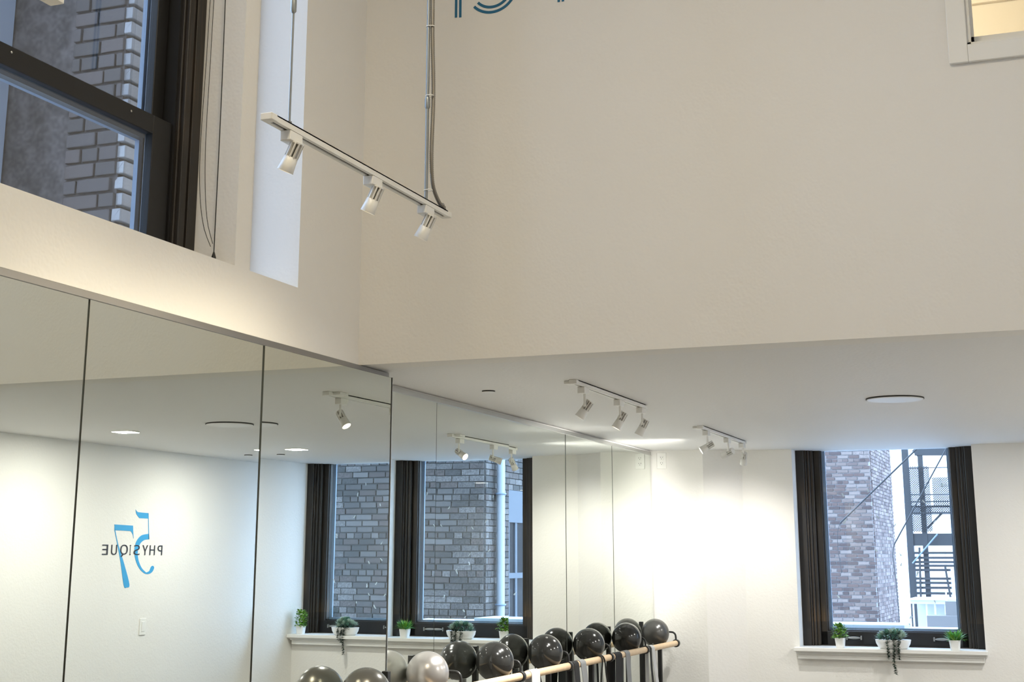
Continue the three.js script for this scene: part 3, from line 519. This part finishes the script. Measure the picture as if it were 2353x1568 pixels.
// the brick tower seen straight through the window
{
  const b = thing('brick_tower', 'tall weathered brick tower outside the sash window', 'building');
  obj('wall', span(-5, -0.53, -3, 16, -20.3, -17), M.mortarLight, b);
  lay(b, towerBricks, { seed: 33, width: 1.4, rows: 62, turn: 0, focus: [0.9, 2.1], squash: 0.35, at: (u, v) => V(-1.93 + u, -0.1 + v, -17) });
  lay(b, towerBricks, { seed: 34, width: 3.3, rows: 62, turn: Math.PI / 2, single: 0, at: (u, v) => V(-0.53, -0.1 + v, -17 - u) });
}
// fire escape
{
  const z = -13, f = thing('fire_escape', 'dark iron fire escape with mesh landing and stair treads outside', 'fire escape', [0, 0, z]);
  obj('post', span(0.46, 0.56, -3, 8, -0.05, 0.05), M.iron, f);
  obj('post', beam(V(0.75, 8, 0), V(0.72, -3, 0), 0.075, 0.075), M.iron, f);
  obj('beam', [beam(V(0.66, 3.34, 0), V(1.6, 3.32, 0), 0.13, 0.1), beam(V(0.64, 3.36, 0), V(0.76, 3.22, 0), 0.05, 0.08)], M.iron, f);
  for (const [y, w] of [[3.075, 0.012], [2.663, 0.016], [2.556, 0.02]]) obj('handrail', beam(V(0.55, y, 0.05), V(1.6, y, 0.05), w, w), M.iron, f);
  const mesh = (x0, x1, y0, y1, zz) => { const gs = []; for (let k = 0; k < 60; k++) { const x = x0 - (y1 - y0) + k * 0.034; for (const s of [1, -1]) { const a = s > 0 ? V(x, y0, zz) : V(x, y1, zz), c = s > 0 ? V(x + (y1 - y0), y1, zz) : V(x + (y1 - y0), y0, zz); const t0 = Math.max(0, (x0 - a.x) / (c.x - a.x)), t1 = Math.min(1, (x1 - a.x) / (c.x - a.x)); if (t1 - t0 > 0.02) gs.push(bar(a.clone().lerp(c, t0), a.clone().lerp(c, t1), 0.005, 4)); } } return gs; };
  tag(obj('mesh_panel', mesh(0.56, 1.6, 2.385, 2.494, 0.03), M.iron, f), null, null, null, 'stuff');
  tag(obj('mesh_panel', mesh(0.56, 0.86, 2.1, 3.1, 0.06), M.iron, f), null, null, null, 'stuff');
  tag(obj('mesh_panel', mesh(0.86, 1.1, 2.5, 2.95, -0.4), M.iron, f), null, null, null, 'stuff');
  obj('landing', [span(0.55, 1.6, 2.375, 2.395, -0.5, 0.06), span(0.55, 1.6, 2.485, 2.498, -0.5, 0.06)], M.iron, f);
  obj('brace', beam(V(1.01, 2.38, 0), V(0.78, 2.15, 0), 0.03, 0.03), M.iron, f);
  obj('brace', bar(V(0.93, 2.06, 0.1), V(0.53, 1.62, 0.1), 0.011, 8), M.storm, f);
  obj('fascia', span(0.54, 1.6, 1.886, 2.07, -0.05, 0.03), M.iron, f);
  [1.777, 1.703, 1.639, 1.583, 1.519, 1.39, 1.326, 1.253, 1.17].forEach((y, i) => obj('tread', span(0.56, i < 4 ? 1.6 : 1.08, y - 0.017, y + 0.017, -0.12, 0.06), M.iron, f));
  obj('stringer', [beam(V(1.01, 1.57, 0.07), V(1.065, 1.05, 0.07), 0.03, 0.02), beam(V(0.645, 1.86, 0.07), V(0.62, 1.08, 0.07), 0.03, 0.02)], M.iron, f);
}
// tie rods and loose cables in front of the tower
for (const [a, c, r, l] of [[V(0.021, 2.146, -9), V(1.06, 3.09, -9), 0.011, 'long dark tie rod crossing the brick tower'], [V(1.6, 3.37, -9), V(0.693, 1.861, -9), 0.009, 'dark tie rod crossing the fire escape landing']]) {
  const o = obj('tie_rod', bar(a, c, r, 8), M.iron); tag(o, l, 'rod', 'tie rods outside the window');
}
tag(obj('cable', tube([V(0.021, 2.146, -9), V(-0.016, 2.036, -9), V(-0.026, 1.832, -9), V(-0.005, 1.629, -9), V(0.007, 1.505, -9)], 0.004, 30, 6), M.iron), 'thin loose wire hanging from the long tie rod', 'cable');
tag(obj('cable', tube([V(0.693, 1.861, -9), V(0.674, 1.753, -9), V(0.694, 1.37, -9), V(0.702, 0.99, -9), V(0.7, 0, -9)], 0.006, 30, 6), M.iron), 'dark cable hanging along the edge of the tower', 'cable');
// rooftop hut, boxes and pale buildings behind
{
  const z = -11, h = thing('rooftop_hut', 'small white framed hut with glazed front below the fire escape', 'hut', [0, 0, z]);
  obj('roof', [span(0.66, 1.4, 1.07, 1.12, -0.9, 0.05), span(0.64, 1.42, 1.12, 1.14, -0.95, 0.08)], M.pale, h);
  for (const x of [0.68, 0.86, 0.975, 1.115]) obj('mullion', span(x, x + 0.022, -1, 1.07, -0.02, 0.02), M.pale, h);
  obj('back_wall', span(0.66, 1.4, -1, 1.07, -0.9, -0.85), M.roof, h);
  obj('base', span(0.66, 1.4, -3, 0.3, -0.9, -0.02), M.roof, h);
  tag(obj('roof_post', span(1.145, 1.165, 0.9, 1.24, z + 0.1, z + 0.13), M.pale), 'slim white post beside the dark chimney box', 'post');
  tag(obj('chimney_box', [span(0.92, 1.5, -3, 0.93, z + 0.15, z + 0.6), span(1.165, 1.5, 0.93, 1.12, z + 0.15, z + 0.5)], M.tar), 'dark stepped masonry box low in the window view', 'chimney');
  const p = thing('pale_building', 'pale sunlit apartment building far behind the fire escape', 'building', [0, 0, -36]);
  obj('wall', span(-6, 5, -3, 7.5, -4, 0), M.pale, p);
  for (let i = 0; i < 4; i++) for (let k = 0; k < 3; k++) { const x = -2.0 + i * 0.62, y = 1.4 + k * 1.25; const w = obj('window', [span(x, x + 0.3, y, y + 0.6, 0, 0.04)], M.roof, p); obj('pane', span(x + 0.04, x + 0.26, y + 0.04, y + 0.56, 0.03, 0.05), M.pale, w); }
  const t = thing('lattice_frame', 'white steel lattice between the tower and the fire escape', 'frame', [0, 0, -24]);
  obj('chord', [beam(V(-0.86, -3, 0), V(-0.86, 3.2, 0), 0.05, 0.05), beam(V(-0.48, -3, 0), V(-0.48, 3.2, 0), 0.05, 0.05)], M.pale, t);
  for (let k = 0; k < 7; k++) obj('brace', beam(V(-0.86, -0.3 + k * 0.5, 0), V(-0.48, 0.2 + k * 0.5, 0), 0.035, 0.035), M.roof, t);
}
tag(obj('snow_ledge', [span(1.1, 1.68, 1.1, 1.228, -0.75, -0.34, 0.006), span(1.68, 2.2, 1.1, 1.2, -0.75, -0.34, 0.006)], mat(lin(0.62, 0.75, 0.85), 0.7)), 'pale blue outer ledge below the window glass', 'ledge');
// block beyond the tall recess window, brick colour darkened in place of shade
{
  const b = thing('shaft_block', 'shade-darkened brick block with pale corner bricks outside the recess window', 'building');
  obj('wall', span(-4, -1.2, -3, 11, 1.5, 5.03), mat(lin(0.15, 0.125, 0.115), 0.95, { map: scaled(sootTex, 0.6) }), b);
  const cm = brickMats([[0.5, 0.48, 0.47], [0.42, 0.4, 0.39], [0.56, 0.54, 0.52]]), r = rng(5);
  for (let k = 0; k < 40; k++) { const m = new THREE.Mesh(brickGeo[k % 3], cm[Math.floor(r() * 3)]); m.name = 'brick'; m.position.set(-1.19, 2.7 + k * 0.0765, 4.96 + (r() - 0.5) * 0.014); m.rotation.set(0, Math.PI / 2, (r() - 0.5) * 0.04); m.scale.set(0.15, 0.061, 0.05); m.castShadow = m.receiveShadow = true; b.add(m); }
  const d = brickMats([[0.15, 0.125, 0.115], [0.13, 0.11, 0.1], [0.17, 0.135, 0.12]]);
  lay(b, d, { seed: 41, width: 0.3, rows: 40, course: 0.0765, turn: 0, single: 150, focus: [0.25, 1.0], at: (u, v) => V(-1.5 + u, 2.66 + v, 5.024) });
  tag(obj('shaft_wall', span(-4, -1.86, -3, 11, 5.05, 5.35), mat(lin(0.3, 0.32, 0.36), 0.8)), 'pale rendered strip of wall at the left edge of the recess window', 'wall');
  // unseen wall added to keep sky light out of the shaft
  tag(obj('shaft_wall', span(-4, -0.6, -3, 7.6, 8.8, 9.2), mat(lin(0.2, 0.18, 0.17), 0.95, { map: scaled(sootTex, 0.6) })), 'added brick wall shading the light shaft, beyond the left edge of the picture', 'wall');
}
// storeys added above the studio to block sky light, set back from the shaft
struct('added_storeys', span(0.6, 14, 5.15, 17, -0.32, 13.2), M.ground, 'added grey storeys above the studio that block the sky', 'building');
renderer.render(scene, camera);
